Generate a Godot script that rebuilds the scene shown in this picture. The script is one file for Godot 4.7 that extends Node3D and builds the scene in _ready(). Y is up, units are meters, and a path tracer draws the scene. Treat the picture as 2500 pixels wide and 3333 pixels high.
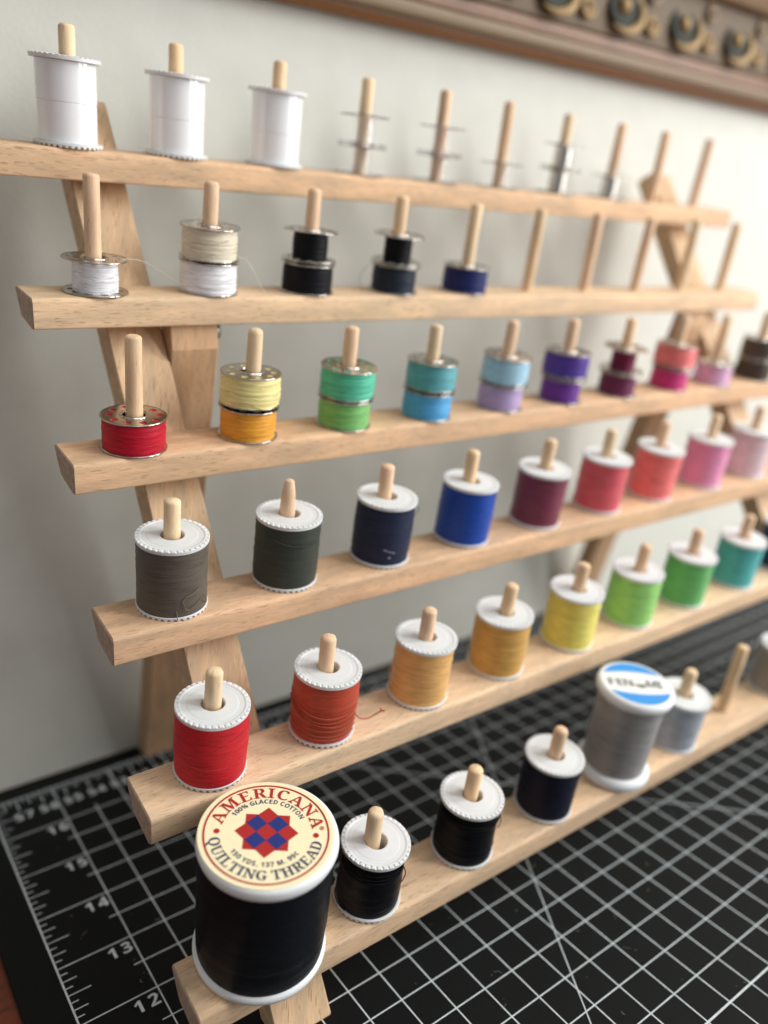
extends Node3D
# A wooden thread rack with spools and bobbins on a black cutting mat, in front of a painted wall with a carved picture frame.

const INCH := 0.0254
const TILT := 0.165            # the bars lean forward this much, pegs stand square to them
const PITCH := 0.04038         # distance between pegs
const PEG0 := 0.00319          # first peg
const BAR_Y := [0.03223, 0.08044, 0.12594, 0.17259, 0.21981, 0.26628]
const BAR_Z := [0.00642, -0.02107, -0.0472, -0.07309, -0.09923, -0.12557]
const BAR_X := [-0.0004, -0.00102, 0.0003, 0.00048, -0.00043, 0.00107]
const PEG_S := [-0.8, -1.7, -1.8, 0.5, 0.0, 0.0]
const PEG_DX := [
	[1.3, -0.48, 0.3, 2.13, 1.95, 2.43, 3.17, 3.88, 2.1, 2.45],
	[0.4, -0.02, 1.12, -0.3, 1.09, 0.28, -0.4, 1.82, 2.1, 2.45],
	[-0.28, -0.4, -0.45, -0.16, 1.58, 1.68, 0.25, 1.32, 2.2, 2.2],
	[-0.67, -0.21, -1.27, -1.62, -1.15, -3.0, -2.75, -1.6, -3.0, -3.0],
	[-0.77, -1.1, -0.17, 0.53, -0.48, -1.0, -1.35, -1.8, -2.25, -4.35],
	[1.48, -1.27, -1.03, -0.73, 0.77, -0.8, -1.0, -1.37, -3.6, -4.35]]
const LEG_K := 0.5544
const LEG_Z := 0.0138
const LEG_R := 0.02481         # right side of the left leg
const LEG_W := 0.0192
const MIRROR_X := 0.36976      # x + x' of the two legs
const WALL_Z := -0.1662

var taken := {}
var mats := {}
var rng := RandomNumberGenerator.new()
var wood_mesh := {}


# ---------------------------------------------------------------- mesh building
class MB:
	var v := PackedVector3Array()
	var n := PackedVector3Array()
	var t := PackedVector2Array()
	var ix := PackedInt32Array()

	func vert(p: Vector3, nn: Vector3, uv := Vector2.ZERO) -> int:
		v.append(p); n.append(nn); t.append(uv)
		return v.size() - 1

	func tri(a: int, b: int, c: int) -> void:
		var g := (v[b] - v[a]).cross(v[c] - v[a])
		if g.dot(n[a] + n[b] + n[c]) > 0.0:
			ix.append_array(PackedInt32Array([a, c, b]))
		else:
			ix.append_array(PackedInt32Array([a, b, c]))

	func quad(a: int, b: int, c: int, d: int) -> void:
		tri(a, b, c); tri(a, c, d)

	func face(p: Array, nn: Vector3, uvs := []) -> void:
		var first := v.size()
		for i in p.size():
			vert(p[i], nn, uvs[i] if uvs.size() > i else Vector2.ZERO)
		for i in range(1, p.size() - 1):
			tri(first, first + i, first + i + 1)

	func lathe(prof: Array, segs: int, crease := 0.6, vscale := 50.0, wob := 0.0, wave := 0.0, at := Vector3.ZERO, uoff := 0.0) -> void:
		# prof: Vector2(radius, height) list, outward to the right of its direction of travel upward
		var m := prof.size() - 1
		var sn := []
		for k in m:
			var d: Vector2 = prof[k + 1] - prof[k]
			sn.append(Vector2(d.y, -d.x).normalized())
		var run := 0.0
		for k in m:
			var a: Vector2 = prof[k]
			var b: Vector2 = prof[k + 1]
			var na: Vector2 = sn[k]
			var nb: Vector2 = sn[k]
			if k > 0 and sn[k - 1].dot(sn[k]) > crease:
				na = (sn[k - 1] + sn[k]).normalized()
			if k < m - 1 and sn[k + 1].dot(sn[k]) > crease:
				nb = (sn[k + 1] + sn[k]).normalized()
			var first := v.size()
			var len := a.distance_to(b)
			for s in segs + 1:
				var ang := TAU * s / segs
				var dir := Vector3(sin(ang), 0, cos(ang))
				var fa := 1.0 + wob * sin(ang * 2.0 + a.y * 300.0) + wave * sin(ang * 5.0 + a.y * 900.0)
				var fb := 1.0 + wob * sin(ang * 2.0 + b.y * 300.0) + wave * sin(ang * 5.0 + b.y * 900.0)
				vert(at + dir * a.x * fa + Vector3(0, a.y, 0), (dir * na.x + Vector3(0, na.y, 0)).normalized(), Vector2(float(s) / segs + uoff, run * vscale))
				vert(at + dir * b.x * fb + Vector3(0, b.y, 0), (dir * nb.x + Vector3(0, nb.y, 0)).normalized(), Vector2(float(s) / segs + uoff, (run + len) * vscale))
			for s in segs:
				var q := first + s * 2
				quad(q, q + 2, q + 3, q + 1)
			run += len

	func tube(path: PackedVector3Array, r: float, sides := 5) -> void:
		var prev := Vector3.UP
		var first := v.size()
		var cnt := path.size()
		for i in cnt:
			var d := (path[mini(i + 1, cnt - 1)] - path[maxi(i - 1, 0)]).normalized()
			var side := d.cross(prev)
			if side.length() < 0.05:
				side = d.cross(Vector3.RIGHT)
			side = side.normalized()
			var up := side.cross(d).normalized()
			prev = up
			for s in sides + 1:
				var a := TAU * s / sides
				var nn := side * cos(a) + up * sin(a)
				vert(path[i] + nn * r, nn, Vector2(float(s) / sides, i * 0.2))
		for i in cnt - 1:
			for s in sides:
				var q := first + i * (sides + 1) + s
				quad(q, q + 1, q + sides + 2, q + sides + 1)

	func add_mesh(m: Mesh, x: Transform3D) -> void:
		for k in m.get_surface_count():
			var a := m.surface_get_arrays(k)
			var first := v.size()
			var pv: PackedVector3Array = a[Mesh.ARRAY_VERTEX]
			var pn: PackedVector3Array = a[Mesh.ARRAY_NORMAL]
			for i in pv.size():
				vert(x * pv[i], (x.basis * pn[i]).normalized())
			var pi: PackedInt32Array = a[Mesh.ARRAY_INDEX] if a[Mesh.ARRAY_INDEX] != null else PackedInt32Array(range(pv.size()))
			for i in range(0, pi.size() - 2, 3):
				tri(first + pi[i], first + pi[i + 1], first + pi[i + 2])

	func done(into: ArrayMesh = null) -> ArrayMesh:
		var m := into if into else ArrayMesh.new()
		var a := []
		a.resize(Mesh.ARRAY_MAX)
		a[Mesh.ARRAY_VERTEX] = v
		a[Mesh.ARRAY_NORMAL] = n
		a[Mesh.ARRAY_TEX_UV] = t
		a[Mesh.ARRAY_INDEX] = ix
		m.add_surface_from_arrays(Mesh.PRIMITIVE_TRIANGLES, a)
		return m


func numbered(called: String) -> String:
	var k: int = taken.get(called, 0)
	taken[called] = k + 1
	return called if k == 0 else "%s_%03d" % [called, k]


func thing(called: String, label: String, category: String, at := Vector3.ZERO, basis := Basis(), group := "") -> Node3D:
	var o := Node3D.new()
	o.name = numbered(called)
	o.transform = Transform3D(basis, at)
	o.set_meta("label", label)
	o.set_meta("category", category)
	if group != "":
		o.set_meta("group", group)
	add_child(o)
	return o


func part(parent: Node, called: String, mesh: Mesh, materials, at := Transform3D()) -> MeshInstance3D:
	var o := MeshInstance3D.new()
	o.name = called
	o.mesh = mesh
	o.transform = at
	var list: Array = materials if materials is Array else [materials]
	for k in list.size():
		o.set_surface_override_material(k, list[k])
	parent.add_child(o, true)
	return o


func structure(called: String, mesh: Mesh, m: Material, at := Transform3D()) -> MeshInstance3D:
	var o := part(self, called, mesh, m, at)
	o.set_meta("kind", "structure")
	return o


# ---------------------------------------------------------------- materials
func tex(im: Image) -> ImageTexture:
	im.generate_mipmaps()
	return ImageTexture.create_from_image(im)


func plain(c: Color, rough := 0.5, metal := 0.0, spec := 0.5) -> StandardMaterial3D:
	var m := StandardMaterial3D.new()
	m.albedo_color = c
	m.roughness = rough
	m.metallic = metal
	m.metallic_specular = spec
	return m


func c8(r: int, g: int, b: int) -> Color:
	return Color8(r, g, b)


func beech_image(flecks: int) -> Image:
	var w := 2048
	var h := 512
	var data := PackedByteArray()
	data.resize(w * h * 3)
	var coarse := FastNoiseLite.new()
	coarse.seed = 3; coarse.frequency = 1.0; coarse.fractal_octaves = 3
	var fine := FastNoiseLite.new()
	fine.seed = 8; fine.frequency = 1.0; fine.fractal_octaves = 2
	for y in h:
		var ring := 0.0
		for x in w:
			var a := TAU * x / w
			# the pattern closes on itself along the grain
			var big := coarse.get_noise_3d(cos(a) * 0.8, sin(a) * 0.8, y * 0.014)
			var thin := fine.get_noise_3d(cos(a) * 5.0, sin(a) * 5.0, y * 0.30)
			var grit := fine.get_noise_3d(cos(a) * 60.0, sin(a) * 60.0, y * 0.9)
			var k := 1.0 + 0.11 * big + 0.07 * thin + 0.05 * grit
			var warm := 0.02 * big
			var i := (y * w + x) * 3
			data[i] = clampi(int(229.0 * (k + warm)), 0, 255)
			data[i + 1] = clampi(int(202.0 * k), 0, 255)
			data[i + 2] = clampi(int(170.0 * (k - warm)), 0, 255)
	# the short dark flecks of beech
	for f in flecks:
		var dens := rng.randf()
		var y0 := rng.randi() % h
		var x0 := rng.randi() % w
		var ln := int(12 + 34 * dens * dens + rng.randi() % 10)
		var dark := rng.randf_range(0.68, 0.94)
		var thick := 1 + rng.randi() % 2
		for dx in ln:
			var fade := 1.0 - pow(absf(2.0 * dx / ln - 1.0), 3.0)
			for dy in thick:
				var px := (x0 + dx) % w
				var py := (y0 + dy + int(dx * 0.04)) % h
				var i := (py * w + px) * 3
				var k := lerpf(1.0, dark, fade)
				data[i] = int(data[i] * k)
				data[i + 1] = int(data[i + 1] * k * 0.985)
				data[i + 2] = int(data[i + 2] * k * 0.96)
	return Image.create_from_data(w, h, false, Image.FORMAT_RGB8, data)


func end_grain_image() -> Image:
	var w := 256
	var data := PackedByteArray()
	data.resize(w * w * 3)
	var nz := FastNoiseLite.new()
	nz.seed = 5; nz.frequency = 0.02
	for y in w:
		for x in w:
			var r := nz.get_noise_2d(x, y)
			var ringv := 0.04 * sin((y * 0.9 + x * 0.25 + r * 30.0) * 0.22)
			var g := rng.randf_range(-0.07, 0.05)
			var k := 0.86 + ringv + g + 0.06 * r
			var i := (y * w + x) * 3
			data[i] = int(clampf(200.0 * k, 0, 255)); data[i + 1] = int(clampf(174.0 * k, 0, 255)); data[i + 2] = int(clampf(151.0 * k, 0, 255))
	return Image.create_from_data(w, w, false, Image.FORMAT_RGB8, data)


func thread_image(sd: int, messy: float) -> Image:
	# many fine wound strands, running round the spool; grey, tinted by the material
	var w := 512
	var h := 512
	var data := PackedByteArray()
	data.resize(w * h * 3)
	var nz := FastNoiseLite.new()
	nz.seed = sd; nz.frequency = 1.0; nz.fractal_octaves = 2
	for y in h:
		for x in w:
			var a := TAU * x / w
			var bend := nz.get_noise_3d(cos(a) * 1.2, sin(a) * 1.2, y * 0.02) * 14.0 * messy
			var yy := y + bend
			var strand := 0.5 + 0.5 * cos(TAU * yy / 12.8)
			var band := nz.get_noise_3d(cos(a) * 0.9 + 7.0, sin(a) * 0.9, floorf(yy / 12.8) * 1.7)
			var wide := nz.get_noise_3d(cos(a) * 1.5 - 5.0, sin(a) * 1.5, yy * 0.018)
			var fuzz := nz.get_noise_3d(cos(a) * 40.0, sin(a) * 40.0, y * 0.6)
			var k := 0.87 + 0.15 * strand + 0.13 * band + 0.05 * wide + 0.05 * fuzz
			var b := int(clampf(k, 0.0, 1.0) * 255.0)
			var i := (y * w + x) * 3
			data[i] = b; data[i + 1] = b; data[i + 2] = b
	return Image.create_from_data(w, h, false, Image.FORMAT_RGB8, data)


func noise_image(sd: int, freq: float, lo: float, hi: float, size := 512, oct := 4) -> Image:
	var nz := FastNoiseLite.new()
	nz.seed = sd; nz.frequency = freq; nz.fractal_octaves = oct
	var im := nz.get_seamless_image(size, size)
	im.convert(Image.FORMAT_RGB8)
	var d := im.get_data()
	for i in d.size():
		d[i] = int(lerpf(lo, hi, d[i] / 255.0) * 255.0)
	return Image.create_from_data(size, size, false, Image.FORMAT_RGB8, d)


func wood(tint: Color, kind := "beech") -> StandardMaterial3D:
	var m := StandardMaterial3D.new()
	m.albedo_color = tint
	m.albedo_texture = mats[kind]
	m.roughness = 0.62
	m.metallic_specular = 0.4
	m.heightmap_enabled = true
	m.heightmap_texture = mats[kind]
	m.heightmap_scale = 0.006
	return m


func thread_mat(c: Color, kind := 0, gloss := 0.62) -> StandardMaterial3D:
	var m := StandardMaterial3D.new()
	var deep := clampf(1.3 - c.get_luminance() * 3.2, 0.0, 1.0)
	m.albedo_color = c.lerp(Color(0.97, 0.97, 0.97), 0.03 * (1.0 - deep))
	m.albedo_texture = mats["thread%d" % kind]
	m.roughness = gloss * 0.75
	m.metallic_specular = 0.5 - 0.25 * deep
	m.rim_enabled = true
	m.rim = 0.5 * (1.0 - 0.97 * deep)
	m.rim_tint = 0.5
	m.heightmap_enabled = true
	m.heightmap_texture = mats["thread%d" % kind]
	m.heightmap_scale = 0.026
	m.anisotropy_enabled = false
	return m


func make_materials() -> void:
	mats.beech = tex(beech_image(1700))
	mats.dowel = tex(beech_image(120))
	mats.end_tex = tex(end_grain_image())
	mats.thread0 = tex(thread_image(11, 0.25))
	mats.thread1 = tex(thread_image(23, 1.0))
	mats.speck = tex(noise_image(31, 0.02, 0.86, 1.0))
	mats.grain = tex(noise_image(37, 0.09, 0.0, 1.0))
	mats.end = plain(Color.WHITE, 0.8)
	mats.end.albedo_texture = mats.end_tex
	mats.plastic = plain(c8(222, 221, 221), 0.42)
	mats.plastic.subsurf_scatter_enabled = true
	mats.plastic.subsurf_scatter_strength = 0.08
	mats.foam = plain(c8(228, 231, 232), 0.5)
	mats.foam.heightmap_enabled = true
	mats.foam.heightmap_texture = mats.grain
	mats.foam.heightmap_scale = 0.01
	mats.foam.uv1_triplanar = true
	mats.foam.uv1_scale = Vector3(40, 40, 40)
	mats.metal = plain(c8(198, 193, 186), 0.17, 1.0)
	mats.metal.roughness_texture = mats.speck
	mats.metal.uv1_triplanar = true
	mats.metal.uv1_scale = Vector3(60, 60, 60)
	mats.metal_dark = plain(c8(150, 148, 146), 0.35, 1.0)
	mats.clear = plain(Color(0.80, 0.80, 0.82, 0.22), 0.05)
	mats.clear.transparency = BaseMaterial3D.TRANSPARENCY_ALPHA
	mats.clear.albedo_color = Color(0.85, 0.85, 0.86, 0.07)
	mats.clear_solid = plain(Color(0.93, 0.93, 0.94, 0.03), 0.05)
	mats.clear_solid.refraction_enabled = true
	mats.clear_solid.refraction_scale = 0.05
	mats.nylon = plain(c8(246, 246, 247), 0.2)
	mats.nylon.clearcoat_enabled = true
	mats.nylon.clearcoat = 0.6
	mats.nylon.clearcoat_roughness = 0.12
	mats.nylon.subsurf_scatter_enabled = true
	mats.nylon.subsurf_scatter_strength = 0.1
	mats.ink_red = plain(c8(172, 30, 28), 0.55)
	mats.ink_blue = plain(c8(22, 42, 116), 0.55)
	mats.ink_navy = plain(c8(40, 44, 92), 0.55)
	mats.cream = plain(c8(246, 234, 192), 0.5)


# ---------------------------------------------------------------- wooden shapes
func rounded(poly: Array, radii: Array, steps := 4) -> Array:
	# polygon (Vector2) with each corner rounded by its own radius
	var out := []
	var c := poly.size()
	for i in c:
		var p: Vector2 = poly[i]
		var a: Vector2 = (poly[(i + c - 1) % c] - p).normalized()
		var b: Vector2 = (poly[(i + 1) % c] - p).normalized()
		var half := acos(clampf(a.dot(b), -1, 1)) / 2.0
		var r: float = radii[i]
		var dist := r / tan(half)
		var s := p + a * dist
		var e := p + b * dist
		for k in steps + 1:
			var f := float(k) / steps
			out.append(s.lerp(p, f).lerp(p.lerp(e, f), f))
	return out


func prism(poly: Array, radii: Array, x0: float, x1: float, along_x: bool, uoff: float, voff: float, bevel := 0.0004) -> ArrayMesh:
	# section in (z, y), run along x; grain along x when along_x, else up the section
	var sec := rounded(poly, radii)
	var c := sec.size()
	var mid := Vector2.ZERO
	for p in sec:
		mid += p / c
	var side := MB.new()
	var caps := MB.new()
	var run := 0.0
	for i in c:
		var p: Vector2 = sec[i]
		var q: Vector2 = sec[(i + 1) % c]
		var o: Vector2 = sec[(i + c - 1) % c]
		var r: Vector2 = sec[(i + 2) % c]
		var nf := func(a: Vector2, b: Vector2) -> Vector2:
			var d := b - a
			var k := Vector2(d.y, -d.x).normalized()
			return k if k.dot((a + b) / 2.0 - mid) > 0 else -k
		var n1: Vector2 = nf.call(p, q)
		var n0: Vector2 = nf.call(o, p)
		var n2: Vector2 = nf.call(q, r)
		var na := (n0 + n1).normalized() if n0.dot(n1) > 0.7 else n1
		var nb := (n1 + n2).normalized() if n1.dot(n2) > 0.7 else n1
		var ln := p.distance_to(q)
		var ids := []
		for e in 2:
			var x := x0 + bevel if e == 0 else x1 - bevel
			for w in 2:
				var s: Vector2 = p if w == 0 else q
				var nn: Vector2 = na if w == 0 else nb
				var uv := Vector2(x / 0.2 + uoff, (run + ln * w) / 0.05 + voff) if along_x else Vector2(s.y / 0.2 + uoff, (x * absf(n1.x) + (s.x * absf(n1.y))) / 0.05 + voff)
				ids.append(side.vert(Vector3(x, s.y, s.x), Vector3(0, nn.y, nn.x), uv))
		side.quad(ids[0], ids[1], ids[3], ids[2])
		run += ln
		for e in 2:
			var x := x0 if e == 0 else x1
			var dx := Vector3(-1 if e == 0 else 1, 0, 0)
			var xb := x - dx.x * bevel
			var pi := p + (mid - p).normalized() * bevel
			var qi := q + (mid - q).normalized() * bevel
			var f := caps.v.size()
			var bn := (dx + Vector3(0, n1.y, n1.x)).normalized()
			caps.vert(Vector3(xb, p.y, p.x), bn, p / 0.03); caps.vert(Vector3(xb, q.y, q.x), bn, q / 0.03)
			caps.vert(Vector3(x, qi.y, qi.x), bn, qi / 0.03); caps.vert(Vector3(x, pi.y, pi.x), bn, pi / 0.03)
			caps.quad(f, f + 1, f + 2, f + 3)
			var g := caps.v.size()
			caps.vert(Vector3(x, pi.y, pi.x), dx, pi / 0.03); caps.vert(Vector3(x, qi.y, qi.x), dx, qi / 0.03); caps.vert(Vector3(x, mid.y, mid.x), dx, mid / 0.03)
			caps.tri(g, g + 1, g + 2)
	var m := side.done()
	return caps.done(m)


func peg_mesh(k: int, length: float) -> ArrayMesh:
	var b := MB.new()
	var r := 0.00262
	var top := 0.0009 + 0.0003 * (k % 3)
	var sharp := 0.72 if k == 4 else 1.0        # one peg is whittled to a blunt point
	var prof := [Vector2(r * 0.97, -0.004), Vector2(r * 1.01, length * 0.35), Vector2(r, length * 0.7), Vector2(r * (0.9 if k == 4 else 0.985), length - top * (4.0 if k == 4 else 1.0)), Vector2(r * 0.86 * sharp, length - top * 0.35), Vector2(r * 0.6 * sharp, length), Vector2(0.0, length + 0.0001)]
	b.lathe(prof, 14, 0.75, 20.0, 0.012, 0.006 * (k % 2), Vector3.ZERO, k * 0.37)
	# grain runs up the peg
	for i in b.t.size():
		var uv := b.t[i]
		b.t[i] = Vector2(b.v[i].y / 0.2 + k * 0.17, uv.x * 0.33 + k * 0.29)
	return b.done()


func bar_basis() -> Basis:
	return Basis(Vector3.RIGHT, TILT)


func on_bar(i: int, j: int, dx := 0.0, fwd := 0.0) -> Vector3:
	# a point on top of bar i at peg j, moved dx and fwd millimetres
	return Vector3(PEG0 + BAR_X[i] + j * PITCH + dx * 0.001, BAR_Y[i], BAR_Z[i]) + bar_basis().z * fwd * 0.001


func build_rack() -> void:
	var rack := thing("thread_rack", "beech wood thread rack with six rows of pegs standing on the cutting mat", "thread rack")
	var tints := [Color(0.925, 0.895, 0.87), Color(0.955, 0.935, 0.915), Color(0.915, 0.86, 0.825), Color(0.935, 0.88, 0.835), Color(0.955, 0.93, 0.90), Color(0.925, 0.875, 0.83)]
	var peg_meshes := []
	for k in 6:
		peg_meshes.append(peg_mesh(k, 0.0365 + 0.0004 * (k % 3)))
	var peg_mats := [wood(Color(1.0, 1.0, 0.97), "dowel"), wood(Color(1.0, 0.97, 0.92), "dowel"), wood(Color(0.98, 0.94, 0.92), "dowel")]
	for i in 6:
		var m := prism([Vector2(-0.00998, 0), Vector2(0.00998, 0), Vector2(0.01033, -0.00978), Vector2(-0.00353, -0.00855)], [0.0008, 0.0017, 0.0007, 0.0006], -0.02002 - (0.006 if i == 5 else 0.0), 0.3898, true, i * 0.271, i * 0.37, 0.0005)
		var bar := part(rack, "bar", m, [wood(tints[i]), mats.end], Transform3D(bar_basis(), Vector3(BAR_X[i], BAR_Y[i], BAR_Z[i])))
		for j in 10:
			var k := rng.randi() % 4
			if i == 2 and j == 1:
				k = 4
			if i == 0 and j == 3:
				k = 5
			var lean := Basis(Vector3.FORWARD, rng.randf_range(-0.012, 0.02)) * Basis(Vector3.RIGHT, rng.randf_range(-0.015, 0.01)) * Basis(Vector3.UP, rng.randf() * TAU)
			part(bar, "peg", peg_meshes[k], peg_mats[rng.randi() % 3], Transform3D(lean, Vector3(PEG0 + j * PITCH + PEG_DX[i][j] * 0.001, 0, PEG_S[i] * 0.001)))
	# legs: flat-cut feet on the mat, leaning back
	for s in 2:
		var x0 := LEG_R - LEG_W if s == 0 else MIRROR_X - LEG_R
		var dz := 0.0113
		var top := 0.2845
		var pf := Vector2(LEG_Z - LEG_K * top, top)
		var pb := Vector2(LEG_Z - LEG_K * (top - 0.0048) - dz, top - 0.0048)
		var leg := prism([Vector2(LEG_Z, 0.0), pf, pb, Vector2(LEG_Z - dz, 0.0)], [0.0005, 0.0006, 0.0006, 0.0005], x0, x0 + LEG_W, false, 0.4 + s * 0.3, s * 0.2)
		part(rack, "leg", leg, [wood(Color(0.91, 0.87, 0.825)), wood(Color(0.88, 0.85, 0.81))])
		# rear strut, hinged on the inner side of the leg
		var sx0 := LEG_R + 0.0004 if s == 0 else MIRROR_X - LEG_R - 0.0004 - 0.0178
		var f0 := Vector2(-0.1545, 0.0)
		var f1 := Vector2(-0.0935, 0.2)
		var up := (f1 - f0).normalized()
		var bk := Vector2(-up.y, up.x)
		var strut := prism([f0, f1, f1 + up * 0.014 + bk * 0.0045, f1 + up * 0.017 + bk * 0.0100, f0 + bk * 0.0100 * 1.0 + Vector2(0, 0) - up * (bk.y * 0.0100 / up.y)], [0.0005, 0.0004, 0.0006, 0.001, 0.0005], sx0, sx0 + 0.0178, false, 0.7 + s * 0.2, 0.55)
		var st := part(rack, "strut", strut, [wood(Color(0.85, 0.79, 0.74)), wood(Color(0.83, 0.78, 0.73))])
		var bolt := MB.new()
		bolt.lathe([Vector2(0, 0), Vector2(0.0032, 0), Vector2(0.0032, 0.0008), Vector2(0.0024, 0.0018), Vector2(0.0, 0.0022)], 16, 0.8)
		var bx := sx0 + 0.0178 if s == 0 else sx0
		part(st, "bolt", bolt.done(), mats.metal_dark, Transform3D(Basis(Vector3.FORWARD, PI / 2 if s == 0 else -PI / 2), Vector3(bx, 0.206, -0.0968)))


# ---------------------------------------------------------------- spools
func toothed_flange(r: float, hole: float, th: float, teeth: int, up: bool, cut: float) -> ArrayMesh:
	# a disc with a hole and small notches cut in the rim; the notched side faces up or down
	var b := MB.new()
	var sg := 1.0 if up else -1.0
	var segs := teeth * 4
	var rings := []      # radius, height with a tooth, height in a notch
	rings.append([hole, 0.0, 0.0])
	rings.append([hole, th - 0.0002, th - 0.0002])
	rings.append([hole + 0.0003, th, th])
	rings.append([r * 0.66, th - 0.0001, th - 0.0001])
	rings.append([r * 0.70, th - 0.00018, th - 0.00018])
	rings.append([r * 0.84, th - 0.00018, th - 0.00018])
	rings.append([r * 0.88, th, th])
	rings.append([r * 0.905, th, th])
	rings.append([r * 0.915, th, th - cut])
	rings.append([r * 0.985, th, th - cut])
	rings.append([r, th - 0.00015, th - cut - 0.00005])
	rings.append([r, 0.00015, 0.00015])
	rings.append([r * 0.985, 0.0, 0.0])
	rings.append([hole, 0.0, 0.0])
	for k in rings.size() - 1:
		for s in segs:
			var p := []
			for e in [[k, s], [k, s + 1], [k + 1, s + 1], [k + 1, s]]:
				var rg: Array = rings[e[0]]
				var a: float = TAU * e[1] / segs
				var notch: bool = (int(e[1]) % 4) in ([3] if up else [2, 3])
				var y: float = rg[2] if notch else rg[1]
				p.append(Vector3(sin(a) * rg[0], y * sg, cos(a) * rg[0]))
			var g: Vector3 = (p[1] - p[0]).cross(p[3] - p[0])
			if g.length() < 1e-14:
				g = (p[2] - p[1]).cross(p[3] - p[1])
			if g.length() < 1e-14:
				continue
			g = g.normalized()
			var am := TAU * (s + 0.5) / segs
			var rd := Vector3(sin(am), 0, cos(am))
			# outward: compare with a direction away from the ring of plastic
			var centre := rd * (hole + r) / 2.0 + Vector3(0, th / 2.0 * sg, 0)
			var mid: Vector3 = (p[0] + p[1] + p[2] + p[3]) / 4.0
			if k <= 1:
				if g.dot(-rd) < 0: g = -g
			elif k >= 10 and k <= 11:
				if g.dot(rd) < 0: g = -g
			elif k == 12:
				g = Vector3(0, -sg, 0)
			elif g.y * sg < 0:
				g = -g
			b.face(p, g)
	return b.done()


func thread_mesh(r0: float, r1: float, y0: float, y1: float, bulge := 0.0, sd := 1, rough := 0.00012) -> ArrayMesh:
	var b := MB.new()
	var nz := FastNoiseLite.new()
	nz.seed = sd; nz.frequency = 1.0
	var prof := []
	var steps := 26
	prof.append(Vector2(r0 * 0.6, y0))
	for k in steps + 1:
		var f := float(k) / steps
		var r := lerpf(r0, r1, f) + bulge * sin(PI * f) + rough * nz.get_noise_1d(k * 1.7) + rough * 1.5 * nz.get_noise_1d(k * 0.35 + 50.0)
		prof.append(Vector2(r, lerpf(y0, y1, f)))
	prof.append(Vector2(r1 * 0.6, y1))
	b.lathe(prof, 56, 0.5, 1.0 / 0.022, 0.004, 0.0015, Vector3.ZERO, sd * 0.31)
	return b.done()


func strand(pts: Array, r := 0.00016, steps := 8) -> ArrayMesh:
	var c := Curve3D.new()
	for i in pts.size():
		var p: Vector3 = pts[i]
		var t := ((pts[mini(i + 1, pts.size() - 1)] - pts[maxi(i - 1, 0)]) as Vector3) / 6.0
		c.add_point(p, -t, t)
	c.bake_interval = 0.0006
	var b := MB.new()
	b.tube(c.get_baked_points(), r)
	return b.done()


func turn_path(r: float, y0: float, y1: float, a0: float, a1: float, sag := 0.0) -> Array:
	# points on a loose turn of thread lying on the winding; angle 0 faces the front
	var out := []
	var steps := 14
	for k in steps + 1:
		var f := float(k) / steps
		var a := lerpf(a0, a1, f)
		out.append(Vector3(sin(a) * r, lerpf(y0, y1, f) - sag * sin(PI * f), cos(a) * r))
	return out


var flange_up: ArrayMesh
var flange_down: ArrayMesh
var core_mesh: ArrayMesh
const SPOOL_H := 0.0248


func small_spool(i: int, j: int, dx: float, fwd: float, c: Color, label: String, r0 := 0.0098, r1 := 0.0098, bulge := 0.0, kind := 0, gloss := 0.62) -> Node3D:
	var t := thing("thread_spool", label, "thread spool", on_bar(i, j, dx, fwd), bar_basis() * Basis(Vector3(rng.randf_range(-1, 1), 0, rng.randf_range(-1, 1)).normalized(), rng.randf_range(0.0, 0.022)) * Basis(Vector3.UP, rng.randf() * TAU), "small plastic thread spools on the rack")
	part(t, "bottom_flange", flange_down, mats.plastic, Transform3D(Basis(), Vector3(0, 0.0014, 0)))
	part(t, "top_flange", flange_up, mats.plastic, Transform3D(Basis(), Vector3(0, SPOOL_H - 0.0014, 0)))
	part(t, "core", core_mesh, mats.plastic)
	part(t, "thread", thread_mesh(r0, r1, 0.0014, SPOOL_H - 0.0014, bulge, i * 10 + j), thread_mat(c, kind, gloss))
	return t


func tail(t: Node3D, pts: Array, m: Material, r := 0.00016, along_bar := false) -> void:
	# points are given in the axes of the bar, or turned a little to the left of them; the spool itself is turned about its axis
	var back := (bar_basis().inverse() * t.basis).inverse()
	if not along_bar:
		back = back * Basis(Vector3.UP, -0.63)
	var q := []
	for p in pts:
		q.append(back * p)
	part(t, "loose_thread", strand(q, r), m)


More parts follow.
